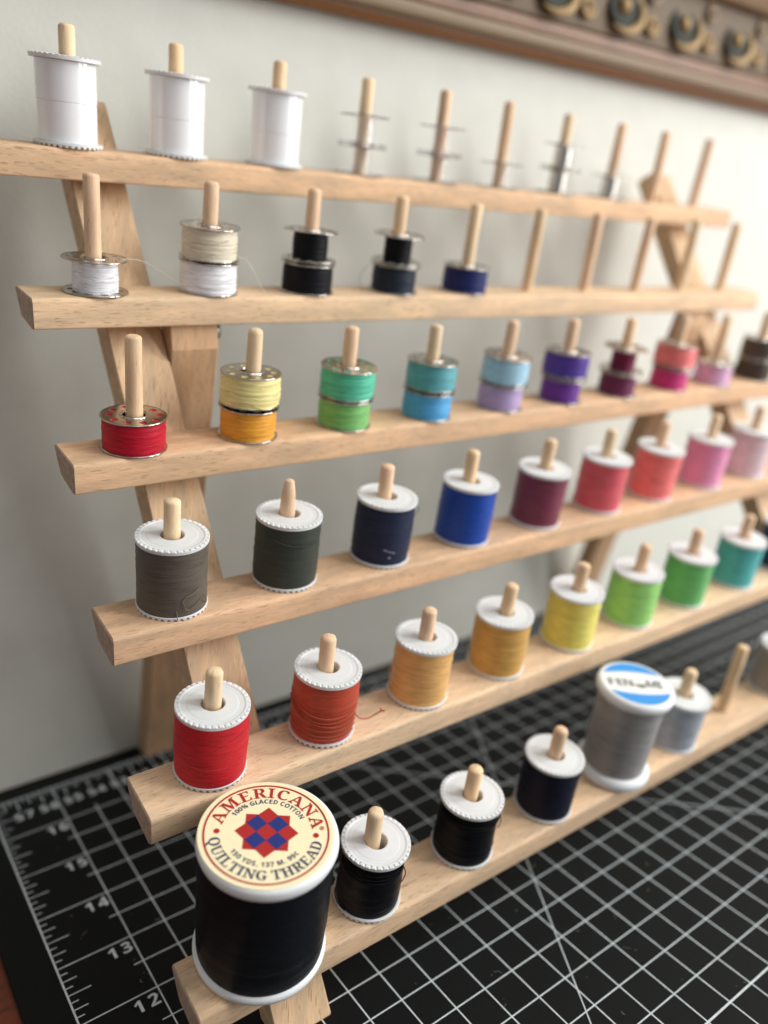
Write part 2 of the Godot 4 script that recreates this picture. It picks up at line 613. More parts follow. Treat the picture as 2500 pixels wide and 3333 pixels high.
func bobbin_flange() -> ArrayMesh:
	# a thin metal disc with ten round holes and a rolled rim at the hub
	var b := MB.new()
	var r := 0.0104
	var inner := 0.0043
	var hr := 0.00125
	var hc := 0.0077
	var th := 0.00038
	for k in 10:
		var mid := TAU * k / 10.0
		var half := TAU / 20.0
		var cdir := Vector2(sin(mid), cos(mid))
		var c := cdir * hc
		var dirs := []
		for s in 20:
			dirs.append(TAU * s / 20.0)
		for rr in [inner, r]:
			for sg in [-1, 1]:
				var q: Vector2 = Vector2(sin(mid + half * sg), cos(mid + half * sg)) * rr - c
				dirs.append(fposmod(q.angle(), TAU))
		dirs.sort()
		var outl := []
		var hol := []
		for a in dirs:
			var d := Vector2(cos(a), sin(a))
			var best := 1e9
			for rr in [inner, r]:
				var bq := c.dot(d)
				var disc: float = bq * bq - c.length_squared() + rr * rr
				if disc >= 0:
					for sg in [-1, 1]:
						var tt: float = -bq + sg * sqrt(disc)
						if tt > 1e-6: best = minf(best, tt)
			for sg in [-1, 1]:
				var nn := Vector2(sin(mid + half * sg + PI / 2), cos(mid + half * sg + PI / 2))
				var den := d.dot(nn)
				if absf(den) > 1e-6:
					var tt := -c.dot(nn) / den
					if tt > 1e-6: best = minf(best, tt)
			outl.append(c + d * best)
			hol.append(c + d * hr)
		var cnt := dirs.size()
		for s in cnt:
			var e := (s + 1) % cnt
			for side in 2:
				var y := th if side == 0 else 0.0
				var nn := Vector3(0, 1 if side == 0 else -1, 0)
				b.face([Vector3(outl[s].x, y, outl[s].y), Vector3(outl[e].x, y, outl[e].y), Vector3(hol[e].x, y, hol[e].y), Vector3(hol[s].x, y, hol[s].y)], nn)
			var wn := Vector3((c - (hol[s] + hol[e]) / 2.0).x, 0, (c - (hol[s] + hol[e]) / 2.0).y).normalized()
			b.face([Vector3(hol[s].x, 0, hol[s].y), Vector3(hol[e].x, 0, hol[e].y), Vector3(hol[e].x, th, hol[e].y), Vector3(hol[s].x, th, hol[s].y)], wn)
	# rim outside and the rolled edge of the hub
	b.lathe([Vector2(r - 0.0003, -0.00008), Vector2(r, 0.00002), Vector2(r + 0.00012, th * 0.5), Vector2(r, th - 0.00002), Vector2(r - 0.0003, th + 0.00008)], 60, 0.3)
	b.lathe([Vector2(0.0046, th), Vector2(0.0044, th + 0.00035), Vector2(0.00405, th + 0.00045), Vector2(0.0037, th + 0.0003), Vector2(0.0035, th - 0.0003)], 40, 0.3)
	b.lathe([Vector2(0.0035, -0.0001), Vector2(0.0044, 0.0)], 40, 0.3)
	return b.done()


var bob_flange: ArrayMesh
var bob_hub: ArrayMesh
const BOB_H := 0.0114


func bobbin(i: int, j: int, dx: float, fwd: float, level: int, c, label: String, r := 0.0098, sd := 0, kind := 1) -> Node3D:
	var bb := bar_basis()
	var clear: bool = c is String
	var t := thing("clear_bobbin" if clear else "metal_bobbin", label, "bobbin", on_bar(i, j, dx, fwd) + bb.y * level * (BOB_H + 0.0003), bb * Basis(Vector3(1, 0, 0.4).normalized(), 0.012 * (level + 1) * (1 if (i + j) % 2 else -1) * level) * Basis(Vector3.UP, rng.randf() * TAU), "bobbins on the rack")
	var fm: Material = mats.clear_solid if clear else mats.metal
	part(t, "bottom_flange", bob_flange, fm, Transform3D(Basis(Vector3.RIGHT, PI), Vector3(0, 0.0006, 0)))
	part(t, "top_flange", bob_flange, fm, Transform3D(Basis(), Vector3(0, BOB_H - 0.0008, 0)))
	part(t, "hub", bob_hub, mats.clear if clear else fm)
	if c is Color:
		part(t, "thread", thread_mesh(r, r - 0.0002, 0.0006, BOB_H - 0.0008, 0.0002, sd + i * 10 + j, 0.00016), thread_mat(c, kind, 0.66))
	return t


func white_spool(i: int, j: int, dx: float, label: String, seam: float) -> void:
	var h := 0.0272
	var t := thing("nylon_thread_spool", label, "thread spool", on_bar(i, j, dx, 0), bar_basis() * Basis(Vector3.UP, j * 0.9), "white spools on the top row")
	part(t, "bottom_flange", flange_down, mats.plastic, Transform3D(Basis(), Vector3(0, 0.0014, 0)))
	part(t, "top_flange", flange_up, mats.plastic, Transform3D(Basis(), Vector3(0, h - 0.0014, 0)))
	var b := MB.new()
	var ys := h * seam
	b.lathe([Vector2(0.006, 0.0014), Vector2(0.00955, 0.0015), Vector2(0.00955, ys - 0.00016), Vector2(0.00945, ys - 0.00004), Vector2(0.00952, ys + 0.0001), Vector2(0.00965, ys + 0.00025), Vector2(0.00965, h - 0.0015), Vector2(0.006, h - 0.0014)], 72, 0.97, 45.0)
	part(t, "thread", b.done(), mats.nylon)
	part(t, "core", core_mesh, mats.plastic)


func arc_text(b: MB, text: String, font: Font, size: float, radius: float, centre_deg: float, per_mm: float, upright: bool, y: float, wide := 1.0) -> void:
	# letters set round a circle on the flat top; upright letters have their feet toward the centre
	var px := 64
	var sc := size / 46.0
	var widths := []
	var total := 0.0
	for ch in text:
		var w: float = font.get_string_size(ch, HORIZONTAL_ALIGNMENT_LEFT, -1, px).x * sc * wide * per_mm
		widths.append(w)
		total += w
	var run := -total / 2.0
	for k in text.length():
		var ch := text[k]
		var w: float = widths[k]
		var off := (run + w / 2.0) / radius
		run += w
		if ch == " ":
			continue
		var tm := TextMesh.new()
		tm.font = font
		tm.text = ch
		tm.font_size = px
		tm.pixel_size = 0.001
		tm.depth = 0.0004
		tm.curve_step = 2.0
		tm.horizontal_alignment = HORIZONTAL_ALIGNMENT_CENTER
		tm.vertical_alignment = VERTICAL_ALIGNMENT_CENTER
		# angle measured from the back of the disc, clockwise seen from above
		var ang := deg_to_rad(centre_deg) + (off if upright else -off)
		var pos := Vector3(sin(ang) * radius, y, -cos(ang) * radius)
		var turn := -ang if upright else PI - ang
		var flat := Basis(Vector3.UP, turn) * Basis(Vector3.RIGHT, -PI / 2).scaled_local(Vector3(wide, 1, 1) * sc * 1000.0)
		b.add_mesh(tm, Transform3D(flat, pos))


func flat_poly(b: MB, pts: Array, y: float) -> void:
	var p := []
	for q in pts:
		p.append(Vector3(q.x, y, q.y))
	b.face(p, Vector3.UP)


func ring(b: MB, r0: float, r1: float, y: float, a0 := 0.0, a1 := TAU, segs := 96) -> void:
	for s in segs:
		var a := lerpf(a0, a1, float(s) / segs)
		var e := lerpf(a0, a1, float(s + 1) / segs)
		b.face([Vector3(sin(a) * r0, y, -cos(a) * r0), Vector3(sin(e) * r0, y, -cos(e) * r0), Vector3(sin(e) * r1, y, -cos(e) * r1), Vector3(sin(a) * r1, y, -cos(a) * r1)], Vector3.UP)


func quilting_spool() -> void:
	var h := 0.0464
	var turn := Basis(Vector3.UP, -0.56)
	var t := thing("quilting_thread_spool", "large black quilting thread spool with cream AMERICANA label, front left peg", "thread spool", on_bar(0, 0, 2.0, -2.4), bar_basis() * turn)
	var b := MB.new()
	b.lathe([Vector2(0.004, 0), Vector2(0.0186, 0), Vector2(0.0198, 0.0006), Vector2(0.0201, 0.0018), Vector2(0.0198, 0.003), Vector2(0.0188, 0.0036), Vector2(0.006, 0.0037)], 96, 0.3)
	part(t, "bottom_flange", b.done(), mats.foam)
	b = MB.new()
	b.lathe([Vector2(0.006, h - 0.0042), Vector2(0.0188, h - 0.0042), Vector2(0.0197, h - 0.0037), Vector2(0.0201, h - 0.0024), Vector2(0.0199, h - 0.0011), Vector2(0.0196, h - 0.0003), Vector2(0.0190, h), Vector2(0.0, h)], 96, 0.3)
	part(t, "top_flange", b.done(), mats.foam)
	part(t, "thread", thread_mesh(0.0192, 0.0193, 0.0036, h - 0.0041, 0.0002, 91, 0.0001), thread_mat(c8(22, 24, 29), 0, 0.5))
	# paper label
	b = MB.new()
	b.lathe([Vector2(0.0186, h + 0.00003), Vector2(0.0186, h + 0.00018), Vector2(0.0, h + 0.0002)], 96, 0.3)
	var lab := part(t, "label", b.done(), mats.cream, Transform3D(Basis().scaled(Vector3(1.025, 1, 1.025)), turn.inverse() * Vector3(-0.0005, 0, -0.0003)))
	lab.set_meta("label", "round cream paper label with red and blue quilt star")
	var serif := SystemFont.new()
	serif.font_names = PackedStringArray(["Droid Serif"])
	serif.font_weight = 700
	var sans := SystemFont.new()
	sans.font_names = PackedStringArray(["Droid Sans"])
	sans.font_weight = 700
	var y := h + 0.00026
	b = MB.new()
	ring(b, 0.01670, 0.01725, y)
	arc_text(b, "AMERICANA", serif, 0.0037, 0.01415, 0.0, 1.13, true, y, 1.08)
	for sg in [-1, 1]:
		var pts := []
		for s in 20:
			pts.append(Vector2(sg * 0.0135 + cos(TAU * s / 20) * 0.00085, 0.0004 + sin(TAU * s / 20) * 0.00085))
		flat_poly(b, pts, y)
	# small registered mark: a ring and an R
	var reg := Vector3(0.0151, 0, -0.0022)
	var rm := MB.new()
	ring(rm, 0.00052, 0.00068, y, 0.0, TAU, 24)
	for k in rm.v.size():
		rm.v[k] += reg
	var tmp := rm.done()
	b.add_mesh(tmp, Transform3D())
	var rt := TextMesh.new()
	rt.font = sans; rt.text = "R"; rt.font_size = 64; rt.pixel_size = 0.001; rt.depth = 0.0004
	b.add_mesh(rt, Transform3D(Basis(Vector3.RIGHT, -PI / 2).scaled_local(Vector3.ONE * 0.0175), Vector3(reg.x, y, reg.z)))
	part(lab, "red_lettering", b.done(), mats.ink_red)
	b = MB.new()
	arc_text(b, "QUILTING THREAD", serif, 0.00295, 0.01425, 180.0, 0.99, false, y)
	part(lab, "blue_lettering", b.done(), mats.ink_navy)
	b = MB.new()
	arc_text(b, "100% GLACED COTTON", sans, 0.00150, 0.01100, 0.0, 1.04, true, y)
	arc_text(b, "150 YDS. 137 M. 99¢", sans, 0.00150, 0.01085, 180.0, 1.06, false, y)
	part(lab, "small_lettering", b.done(), mats.ink_navy)
	# quilt star: red square and red diamond, with a chequer of blue diamonds on it
	var s0 := 0.0061
	var dm := 0.0087
	b = MB.new()
	flat_poly(b, [Vector2(-s0, -s0), Vector2(s0, -s0), Vector2(s0, s0), Vector2(-s0, s0)], y)
	flat_poly(b, [Vector2(0, -dm), Vector2(dm, 0), Vector2(0, dm), Vector2(-dm, 0)], y + 0.00004)
	part(lab, "red_star", b.done(), mats.ink_red)
	b = MB.new()
	var hh := dm / 3.0
	for q in [Vector2(-hh, -hh), Vector2(hh, -hh), Vector2(hh, hh), Vector2(-hh, hh)]:
		flat_poly(b, [q + Vector2(0, -hh), q + Vector2(hh, 0), q + Vector2(0, hh), q + Vector2(-hh, 0)], y + 0.00008)
	part(lab, "blue_diamonds", b.done(), mats.ink_blue)


func grey_spool() -> void:
	var h := 0.0432
	var t := thing("large_thread_spool", "large grey thread spool with blue and white label between navy and pale grey spools", "thread spool", on_bar(0, 4, 3.2, -1.0), bar_basis() * Basis(Vector3.UP, -0.58))
	var b := MB.new()
	b.lathe([Vector2(0.003, 0), Vector2(0.0140, 0), Vector2(0.0150, 0.0008), Vector2(0.0153, 0.0024), Vector2(0.0148, 0.0040), Vector2(0.0134, 0.0050), Vector2(0.005, 0.0052)], 72, 0.3)
	part(t, "bottom_flange", b.done(), mats.foam)
	b = MB.new()
	b.lathe([Vector2(0.005, h - 0.0045), Vector2(0.0140, h - 0.0045), Vector2(0.0150, h - 0.0036), Vector2(0.0153, h - 0.0020), Vector2(0.0150, h - 0.0006), Vector2(0.0143, h), Vector2(0.0, h)], 72, 0.3)
	part(t, "top_flange", b.done(), mats.foam)
	part(t, "thread", thread_mesh(0.0128, 0.0131, 0.005, h - 0.0044, 0.0, 77, 0.00006), thread_mat(c8(156, 154, 152), 0, 0.42))
	b = MB.new()
	b.lathe([Vector2(0.0140, h + 0.00003), Vector2(0.0140, h + 0.00015), Vector2(0.0, h + 0.00016)], 64, 0.3)
	var lab := part(t, "label", b.done(), plain(c8(236, 236, 232), 0.5))
	var y := h + 0.00022
	b = MB.new()
	# two blue segments, cut off by gentle curves
	for sg in [-1.0, 1.0]:
		for s in 40:
			var x0 := lerpf(-0.0118, 0.0118, s / 40.0)
			var x1 := lerpf(-0.0118, 0.0118, (s + 1) / 40.0)
			var lo0: float = 0.0058 + 0.0016 * (1.0 - pow(x0 / 0.0118, 2.0)) - (0.0 if sg < 0 else 0.0006)
			var lo1: float = 0.0058 + 0.0016 * (1.0 - pow(x1 / 0.0118, 2.0)) - (0.0 if sg < 0 else 0.0006)
			var hi0 := sqrt(maxf(0.0131 * 0.0131 - x0 * x0, 0.0))
			var hi1 := sqrt(maxf(0.0131 * 0.0131 - x1 * x1, 0.0))
			b.face([Vector3(x0, y, sg * lo0), Vector3(x1, y, sg * lo1), Vector3(x1, y, sg * maxf(hi1, lo1)), Vector3(x0, y, sg * maxf(hi0, lo0))], Vector3.UP)
	part(lab, "blue_print", b.done(), plain(c8(60, 150, 224), 0.5))
	var sans := SystemFont.new()
	sans.font_names = PackedStringArray(["Droid Sans"])
	sans.font_weight = 700
	b = MB.new()
	for a in [["F", -0.0104], ["E", -0.0070], ["N", -0.0034], ["M", 0.0062], ["I", 0.0094]]:
		var tm := TextMesh.new()
		tm.font = sans; tm.text = a[0]; tm.font_size = 64; tm.pixel_size = 0.001; tm.depth = 0.0004
		b.add_mesh(tm, Transform3D(Basis(Vector3.RIGHT, -PI / 2).scaled_local(Vector3.ONE * 0.092), Vector3(a[1], y, 0.0)))
	part(lab, "lettering", b.done(), plain(c8(92, 94, 96), 0.6))
	b = MB.new()
	ring(b, 0.0, 0.0024, y, PI * 0.5, PI * 1.5, 24)
	part(lab, "emblem", b.done(), plain(c8(120, 118, 96), 0.6), Transform3D(Basis(), Vector3(0.0014, 0, 0.0004)))


func place_spools() -> void:
	flange_up = toothed_flange(0.0112, 0.0036, 0.0014, 36, true, 0.00036)
	flange_down = toothed_flange(0.0112, 0.0036, 0.0014, 36, false, 0.0008)
	var b := MB.new()
	b.lathe([Vector2(0.0036, SPOOL_H - 0.0008), Vector2(0.0036, 0.0008)], 32)
	b.lathe([Vector2(0.0046, 0.0010), Vector2(0.0046, SPOOL_H - 0.001)], 32)
	core_mesh = b.done()
	bob_flange = bobbin_flange()
	b = MB.new()
	b.lathe([Vector2(0.0044, 0.0004), Vector2(0.0044, BOB_H - 0.0004)], 40)
	b.lathe([Vector2(0.0035, BOB_H - 0.0004), Vector2(0.0035, 0.0004)], 40)
	bob_hub = b.done()

	# front row
	quilting_spool()
	var black := c8(18, 19, 24)
	var s1 := small_spool(0, 1, 0.05, -0.6, black, "black thread spool with shiny loose turns, next to the large quilting thread spool", 0.0105, 0.0100, 0.0001, 1, 0.5)
	var bm := thread_mat(black, 0, 0.42)
	for a in [[0.0205, 0.0195, 0.0012], [0.0192, 0.0186, 0.0016], [0.0214, 0.0208, 0.0006]]:
		tail(s1, turn_path(0.01065, a[0], a[1], -1.2, 1.15, a[2]), bm, 0.0002)
	tail(s1, [Vector3(0.0096, 0.019, 0.0035), Vector3(0.0108, 0.0165, 0.004), Vector3(0.0104, 0.013, 0.004), Vector3(0.0098, 0.0115, 0.0035)], bm, 0.00018)
	tail(s1, [Vector3(-0.0098, 0.007, 0.002), Vector3(-0.0107, 0.0045, 0.0035), Vector3(-0.0096, 0.0022, 0.0055), Vector3(-0.007, 0.0018, 0.0082)], bm, 0.00018)
	var s2 := small_spool(0, 2, 1.1, -0.6, black, "black thread spool whose upper turns are loose, left of the navy spool in front row", 0.0107, 0.0102, 0.0, 1, 0.55)
	for a in [[0.0211, 0.0204, 0.001], [0.0198, 0.0196, 0.0014], [0.0205, 0.0200, 0.0009]]:
		tail(s2, turn_path(0.01080, a[0], a[1], -1.1, 1.2, a[2]), bm, 0.0002)
	tail(s2, [Vector3(0.0098, 0.0205, 0.003), Vector3(0.0110, 0.017, 0.003), Vector3(0.0104, 0.014, 0.0035)], bm, 0.00016)
	small_spool(0, 3, 2.6, -0.8, c8(28, 30, 48), "navy black thread spool left of the large grey spool in the front row", 0.0107, 0.0108, 0.0)
	grey_spool()
	small_spool(0, 5, 3.0, -0.8, c8(172, 180, 192), "pale blue grey thread spool half hidden behind the large grey spool", 0.0106, 0.0106, 0.0, 0, 0.45)
	small_spool(0, 7, 4.4, -0.8, c8(150, 144, 140), "grey thread spool at right edge of front row beyond the bare peg", 0.0106, 0.0106)
	# second row
	var red := small_spool(1, 0, 0.6, -1.8, c8(204, 26, 40), "bright red cotton thread spool behind the large quilting thread spool", 0.0109, 0.0109, 0.0003, 1, 0.75)
	var rm := thread_mat(c8(214, 60, 66), 0, 0.8)
	tail(red, turn_path(0.01130, 0.0150, 0.0185, 0.2, 1.0, -0.001), rm, 0.00006)
	tail(red, turn_path(0.01130, 0.0110, 0.0090, -0.7, 0.6, 0.001), rm, 0.00006)
	var rust := small_spool(1, 1, 0.7, -1.8, c8(186, 66, 38), "rust orange thread spool with sagging loose turns and a short knotted tail", 0.0105, 0.0107, 0.0005, 1, 0.6)
	var ru := thread_mat(c8(200, 84, 52), 0, 0.6)
	for a in [[0.0170, 0.0140, 0.0030, -1.3, 1.3], [0.0155, 0.0125, 0.0034, -1.3, 1.1], [0.0130, 0.0100, 0.0022, -1.2, 1.3], [0.0145, 0.0085, 0.002, -1.4, 1.2], [0.0088, 0.0078, 0.001, -1.3, 1.3], [0.0070, 0.0060, 0.0014, -1.2, 1.3], [0.0050, 0.0042, 0.0008, -1.3, 1.2]]:
		tail(rust, turn_path(0.01135, a[0], a[1], a[3], a[4], a[2]), ru, 0.00018)
	tail(rust, [Vector3(0.0108, 0.0085, 0.0020), Vector3(0.0128, 0.0062, 0.0012), Vector3(0.0155, 0.0056, 0.0), Vector3(0.0178, 0.0066, -0.0012), Vector3(0.0196, 0.0080, -0.0016), Vector3(0.0192, 0.0087, -0.002), Vector3(0.0200, 0.0074, -0.0022), Vector3(0.0207, 0.0082, -0.0016), Vector3(0.0195, 0.0084, -0.0012)], ru, 0.00024)
	var gold := small_spool(1, 2, 1.7, -1.8, c8(242, 186, 110), "light golden thread spool between the rust and mustard spools", 0.0107, 0.0105, 0.0, 1, 0.45)
	var gm := thread_mat(c8(226, 180, 110), 0, 0.5)
	tail(gold, [Vector3(-0.0096, 0.016, 0.001), Vector3(-0.0112, 0.012, 0.0015), Vector3(-0.0114, 0.008, 0.002), Vector3(-0.0102, 0.0025, 0.003)], gm, 0.00016)
	small_spool(1, 3, 0.5, -1.8, c8(222, 170, 84), "mustard thread spool left of the yellow spool", 0.0106, 0.0107, 0.0002, 0)
	small_spool(1, 4, 1.1, -1.8, c8(246, 232, 108), "bright yellow thread spool left of the lime green spool", 0.0107, 0.0106, 0.0002, 0)
	small_spool(1, 5, 1.0, -1.8, c8(160, 228, 122), "lime green thread spool between yellow and grass green spools", 0.0107, 0.0107, 0.0003, 0)
	small_spool(1, 6, 0.4, -1.8, c8(112, 196, 112), "grass green thread spool left of the teal spool", 0.0106, 0.0106, 0.0, 0)
	small_spool(1, 7, 2.6, -1.8, c8(84, 190, 192), "teal thread spool near right edge in the second lowest row", 0.0106, 0.0106, 0.0, 0)
	small_spool(1, 8, 2.9, -1.8, c8(24, 52, 82), "dark blue thread spool at right edge beside the teal spool", 0.0106, 0.0106, 0.0, 0)
	# third row
	var olive := small_spool(2, 0, -0.05, -1.8, c8(92, 84, 74), "brownish grey thread spool at left end, with a looped thread end", 0.0109, 0.0109, 0.0, 0, 0.75)
	var om := plain(c8(116, 107, 92), 0.8)
	tail(olive, turn_path(0.01148, 0.0102, 0.0085, 1.05, 0.62, 0.0) + turn_path(0.01148, 0.0072, 0.0040, 0.52, 0.60, 0.0) + turn_path(0.01148, 0.0036, 0.0062, 0.72, 1.15, 0.0), om, 0.00015)
	tail(olive, [Vector3(0.0103, 0.0065, 0.0030), Vector3(0.0112, 0.0062, 0.0034), Vector3(0.0115, 0.0045, 0.0036), Vector3(0.0106, 0.0038, 0.0034)], om, 0.00015)
	tail(olive, [Vector3(0.0036, 0.0042, 0.0100), Vector3(0.0042, 0.0022, 0.0105), Vector3(0.0045, 0.0006, 0.0112)], om, 0.00014)
	var dg := small_spool(2, 1, 0.3, -1.8, c8(58, 64, 56), "dark green grey thread spool between brownish grey and navy spools", 0.0109, 0.0109, 0.0002, 0, 0.7)
	tail(dg, turn_path(0.01120, 0.0205, 0.0175, -0.6, 1.1, 0.001), thread_mat(c8(62, 68, 60), 0, 0.6), 0.00016)
	var nv := small_spool(2, 2, 0.4, -1.8, c8(38, 46, 72), "navy thread spool with lint specks and a stray thread end", 0.0107, 0.0107, 0.0002, 1, 0.7)
	var nm := thread_mat(c8(58, 64, 86), 0, 0.6)
	tail(nv, [Vector3(0.0098, 0.017, 0.0032), Vector3(0.0108, 0.0185, 0.002), Vector3(0.0122, 0.0205, 0.0005), Vector3(0.0118, 0.0215, -0.001)], nm, 0.00012)
	tail(nv, turn_path(0.01100, 0.0150, 0.0195, 0.6, 1.1, 0.0), nm, 0.0001)
	tail(nv, turn_path(0.01100, 0.0080, 0.0065, 0.1, 0.5, 0.0), plain(c8(190, 194, 200), 0.7), 0.00008)
	tail(nv, turn_path(0.01100, 0.0048, 0.0048, 0.28, 0.36, 0.0), plain(c8(200, 204, 210), 0.7), 0.00014)
	small_spool(2, 3, 0.6, -1.8, c8(24, 72, 172), "royal blue thread spool between navy and maroon spools", 0.0108, 0.0107, 0.0002, 0, 0.5)
	small_spool(2, 4, 2.3, -1.8, c8(128, 56, 78), "maroon thread spool left of the rose red spool", 0.0106, 0.0106, 0.0, 0, 0.5)
	small_spool(2, 5, 2.4, -1.8, c8(228, 92, 106), "rose red thread spool between maroon and coral spools", 0.0106, 0.0106, 0.0, 0, 0.5)
	small_spool(2, 6, 1.0, -1.8, c8(255, 124, 122), "coral thread spool left of the pink spool in the middle row", 0.0107, 0.0107, 0.0, 0, 0.55)
	small_spool(2, 7, 2.0, -1.8, c8(246, 154, 198), "mid pink thread spool near right edge", 0.0106, 0.0106, 0.0, 0, 0.5)
	small_spool(2, 8, 2.9, -1.8, c8(244, 214, 220), "pale pink thread spool at right edge of its row", 0.0106, 0.0106, 0.0, 0, 0.5)
	# fourth row: metal bobbins
	bobbin(3, 0, -1.0, 0.7, 0, c8(196, 18, 44), "metal bobbin full of crimson thread, alone on the left peg", 0.0099, 3)
	var ora := bobbin(3, 1, -0.9, 0.7, 0, c8(246, 168, 40), "metal bobbin of orange thread under the lemon yellow bobbin", 0.0095, 5)
	tail(ora, [Vector3(0.0085, 0.0035, 0.005), Vector3(0.0115, 0.0042, 0.005), Vector3(0.0150, 0.0046, 0.0045)], thread_mat(c8(238, 186, 70), 0), 0.00009, true)
	var lem := bobbin(3, 1, -0.7, 0.7, 1, c8(250, 236, 158), "metal bobbin of lemon yellow thread stacked on orange bobbin", 0.0102, 6)
	tail(lem, turn_path(0.0105, 0.0022, 0.0006, 0.3, 0.95, 0.0006), thread_mat(c8(240, 226, 140), 0), 0.00016)
	bobbin(3, 2, -1.3, 0.7, 0, c8(124, 198, 108), "metal bobbin of leaf green thread under the sea green bobbin", 0.0096, 1)
	var sea := bobbin(3, 2, -1.1, 0.7, 1, c8(82, 204, 164), "metal bobbin of sea green thread stacked on leaf green bobbin", 0.0101, 2)
	tail(sea, turn_path(0.0104, 0.0022, 0.0070, -1.25, -0.5, 0.0), thread_mat(c8(110, 210, 176), 0), 0.00012)
	bobbin(3, 3, -1.7, 0.9, 0, c8(76, 172, 230), "metal bobbin of sky blue thread under the teal bobbin", 0.0097, 4)
	bobbin(3, 3, -1.5, 0.9, 1, c8(88, 172, 182), "metal bobbin of dusty teal thread stacked on sky blue bobbin", 0.0099, 7)
	bobbin(3, 4, -0.9, 0.4, 0, c8(190, 166, 214), "metal bobbin of lilac thread under the pale blue bobbin", 0.0094, 8)
	bobbin(3, 4, -0.6, 0.4, 1, c8(172, 218, 240), "metal bobbin of pale blue thread stacked on lilac bobbin", 0.0100, 9)
	bobbin(3, 5, -3.0, 0.4, 0, c8(108, 50, 152), "metal bobbin of violet thread under the blue purple bobbin", 0.0088, 10)
	bobbin(3, 5, -2.8, 0.4, 1, c8(80, 56, 152), "metal bobbin of blue purple thread stacked on violet bobbin", 0.0101, 11)
	bobbin(3, 6, -2.9, 0.6, 0, c8(116, 44, 84), "wide metal bobbin of plum thread under a thin plum bobbin", 0.0086, 12)
	bobbin(3, 6, -2.7, 0.6, 1, c8(124, 32, 66), "thinly wound metal bobbin of dark wine thread on top of plum bobbin", 0.0058, 13)
	bobbin(3, 7, -1.5, 0.4, 0, c8(216, 48, 128), "metal bobbin of magenta thread under the coral bobbin", 0.0092, 14)
	bobbin(3, 7, -1.3, 0.4, 1, c8(255, 128, 128), "metal bobbin of coral thread stacked on magenta bobbin", 0.0102, 15)
	bobbin(3, 8, -3.2, 0.6, 0, c8(236, 184, 226), "metal bobbin of light orchid pink thread, alone on its peg", 0.0094, 16)
	bobbin(3, 9, -3.2, 0.6, 0, c8(74, 62, 52), "metal bobbin of brown thread at right edge, lower of two", 0.0098, 17)
	bobbin(3, 9, -3.0, 0.6, 1, c8(86, 72, 62), "metal bobbin of brown thread at right edge, upper of two", 0.0098, 18)
	# fifth row: metal bobbins
	var wh := bobbin(4, 0, -0.4, 0.3, 0, c8(244, 244, 250), "half wound metal bobbin of white thread, alone on the left peg", 0.0072, 1)
	tail(wh, [Vector3(0.0070, 0.0108, 0.003), Vector3(0.0105, 0.0110, 0.0022), Vector3(0.0150, 0.0104, 0.002), Vector3(0.0200, 0.0078, 0.002), Vector3(0.0255, 0.0045, 0.003), Vector3(0.0298, 0.0026, 0.004)], thread_mat(c8(226, 218, 200), 0), 0.00018, true)
	bobbin(4, 1, -0.9, 0.2, 0, c8(246, 246, 250), "metal bobbin of white thread under the cream bobbin", 0.0098, 2)
	var cr := bobbin(4, 1, -0.8, 0.2, 1, c8(236, 224, 198), "metal bobbin of cream thread stacked on white bobbin", 0.0095, 3)
	tail(cr, [Vector3(0.0095, 0.0005, 0.002), Vector3(0.0125, 0.0003, 0.002), Vector3(0.0155, -0.003, 0.003), Vector3(0.0180, -0.0080, 0.004), Vector3(0.0200, -0.0113, 0.0055)], thread_mat(c8(230, 224, 206), 0), 0.00018, true)
	tail(cr, turn_path(0.0098, 0.0065, 0.0075, -0.2, 0.9, 0.0007), thread_mat(c8(214, 202, 176), 0), 0.00012)
	bobbin(4, 2, -0.4, 0.2, 0, c8(22, 23, 28), "wide metal bobbin of black thread, lower one, left of the navy and black pair", 0.0095, 4)
	bobbin(4, 2, -0.2, 0.2, 1, c8(20, 20, 24), "half wound metal bobbin of black thread atop wide black bobbin", 0.0066, 5)
	var db := bobbin(4, 3, 0.7, 0.2, 0, c8(38, 46, 62), "metal bobbin of dark slate blue thread under a thin black bobbin", 0.0090, 6)
	tail(db, [Vector3(-0.0090, 0.0100, 0.003), Vector3(-0.0125, 0.0112, 0.002), Vector3(-0.0165, 0.0085, 0.001), Vector3(-0.0178, 0.0045, 0.001), Vector3(-0.0165, 0.0008, 0.002)], thread_mat(c8(120, 124, 128), 0), 0.0001, true)
	bobbin(4, 3, 0.9, 0.2, 1, c8(20, 20, 24), "thinly wound metal bobbin of black thread atop slate blue bobbin", 0.0056, 7)
	bobbin(4, 4, -0.6, 0.2, 0, c8(34, 44, 104), "metal bobbin of navy blue thread, alone right of the black ones", 0.0096, 8)
	# top row
	white_spool(5, 0, 0.9, "white nylon thread spool at the left end of top row", 0.50)
	white_spool(5, 1, -0.9, "white nylon thread spool between two white spools on top row", 0.46)
	white_spool(5, 2, -1.0, "white nylon thread spool beside the first clear bobbins on top row", 0.44)
	bobbin(5, 3, -0.4, 0.2, 0, "clear", "empty clear plastic bobbin, lower one, right of the white spools")
	bobbin(5, 3, -0.3, 0.2, 1, "clear", "empty clear plastic bobbin, upper one, right of the white spools")
	bobbin(5, 4, 0.9, 0.2, 0, "clear", "empty clear plastic bobbin, lower of the second clear pair on top row")
	bobbin(5, 4, 1.0, 0.2, 1, "clear", "empty clear plastic bobbin, upper of the second clear pair on top row")
	bobbin(5, 5, -0.6, 0.2, 0, "clear", "single empty clear plastic bobbin left of the empty metal bobbins")
	bobbin(5, 6, -1.0, 0.2, 0, null, "empty metal bobbin on top row, lower of the stacked pair")
	bobbin(5, 6, -0.9, 0.2, 1, null, "empty metal bobbin on top row, upper of the stacked pair")
	bobbin(5, 7, -1.1, 0.2, 0, null, "single empty metal bobbin on top row")


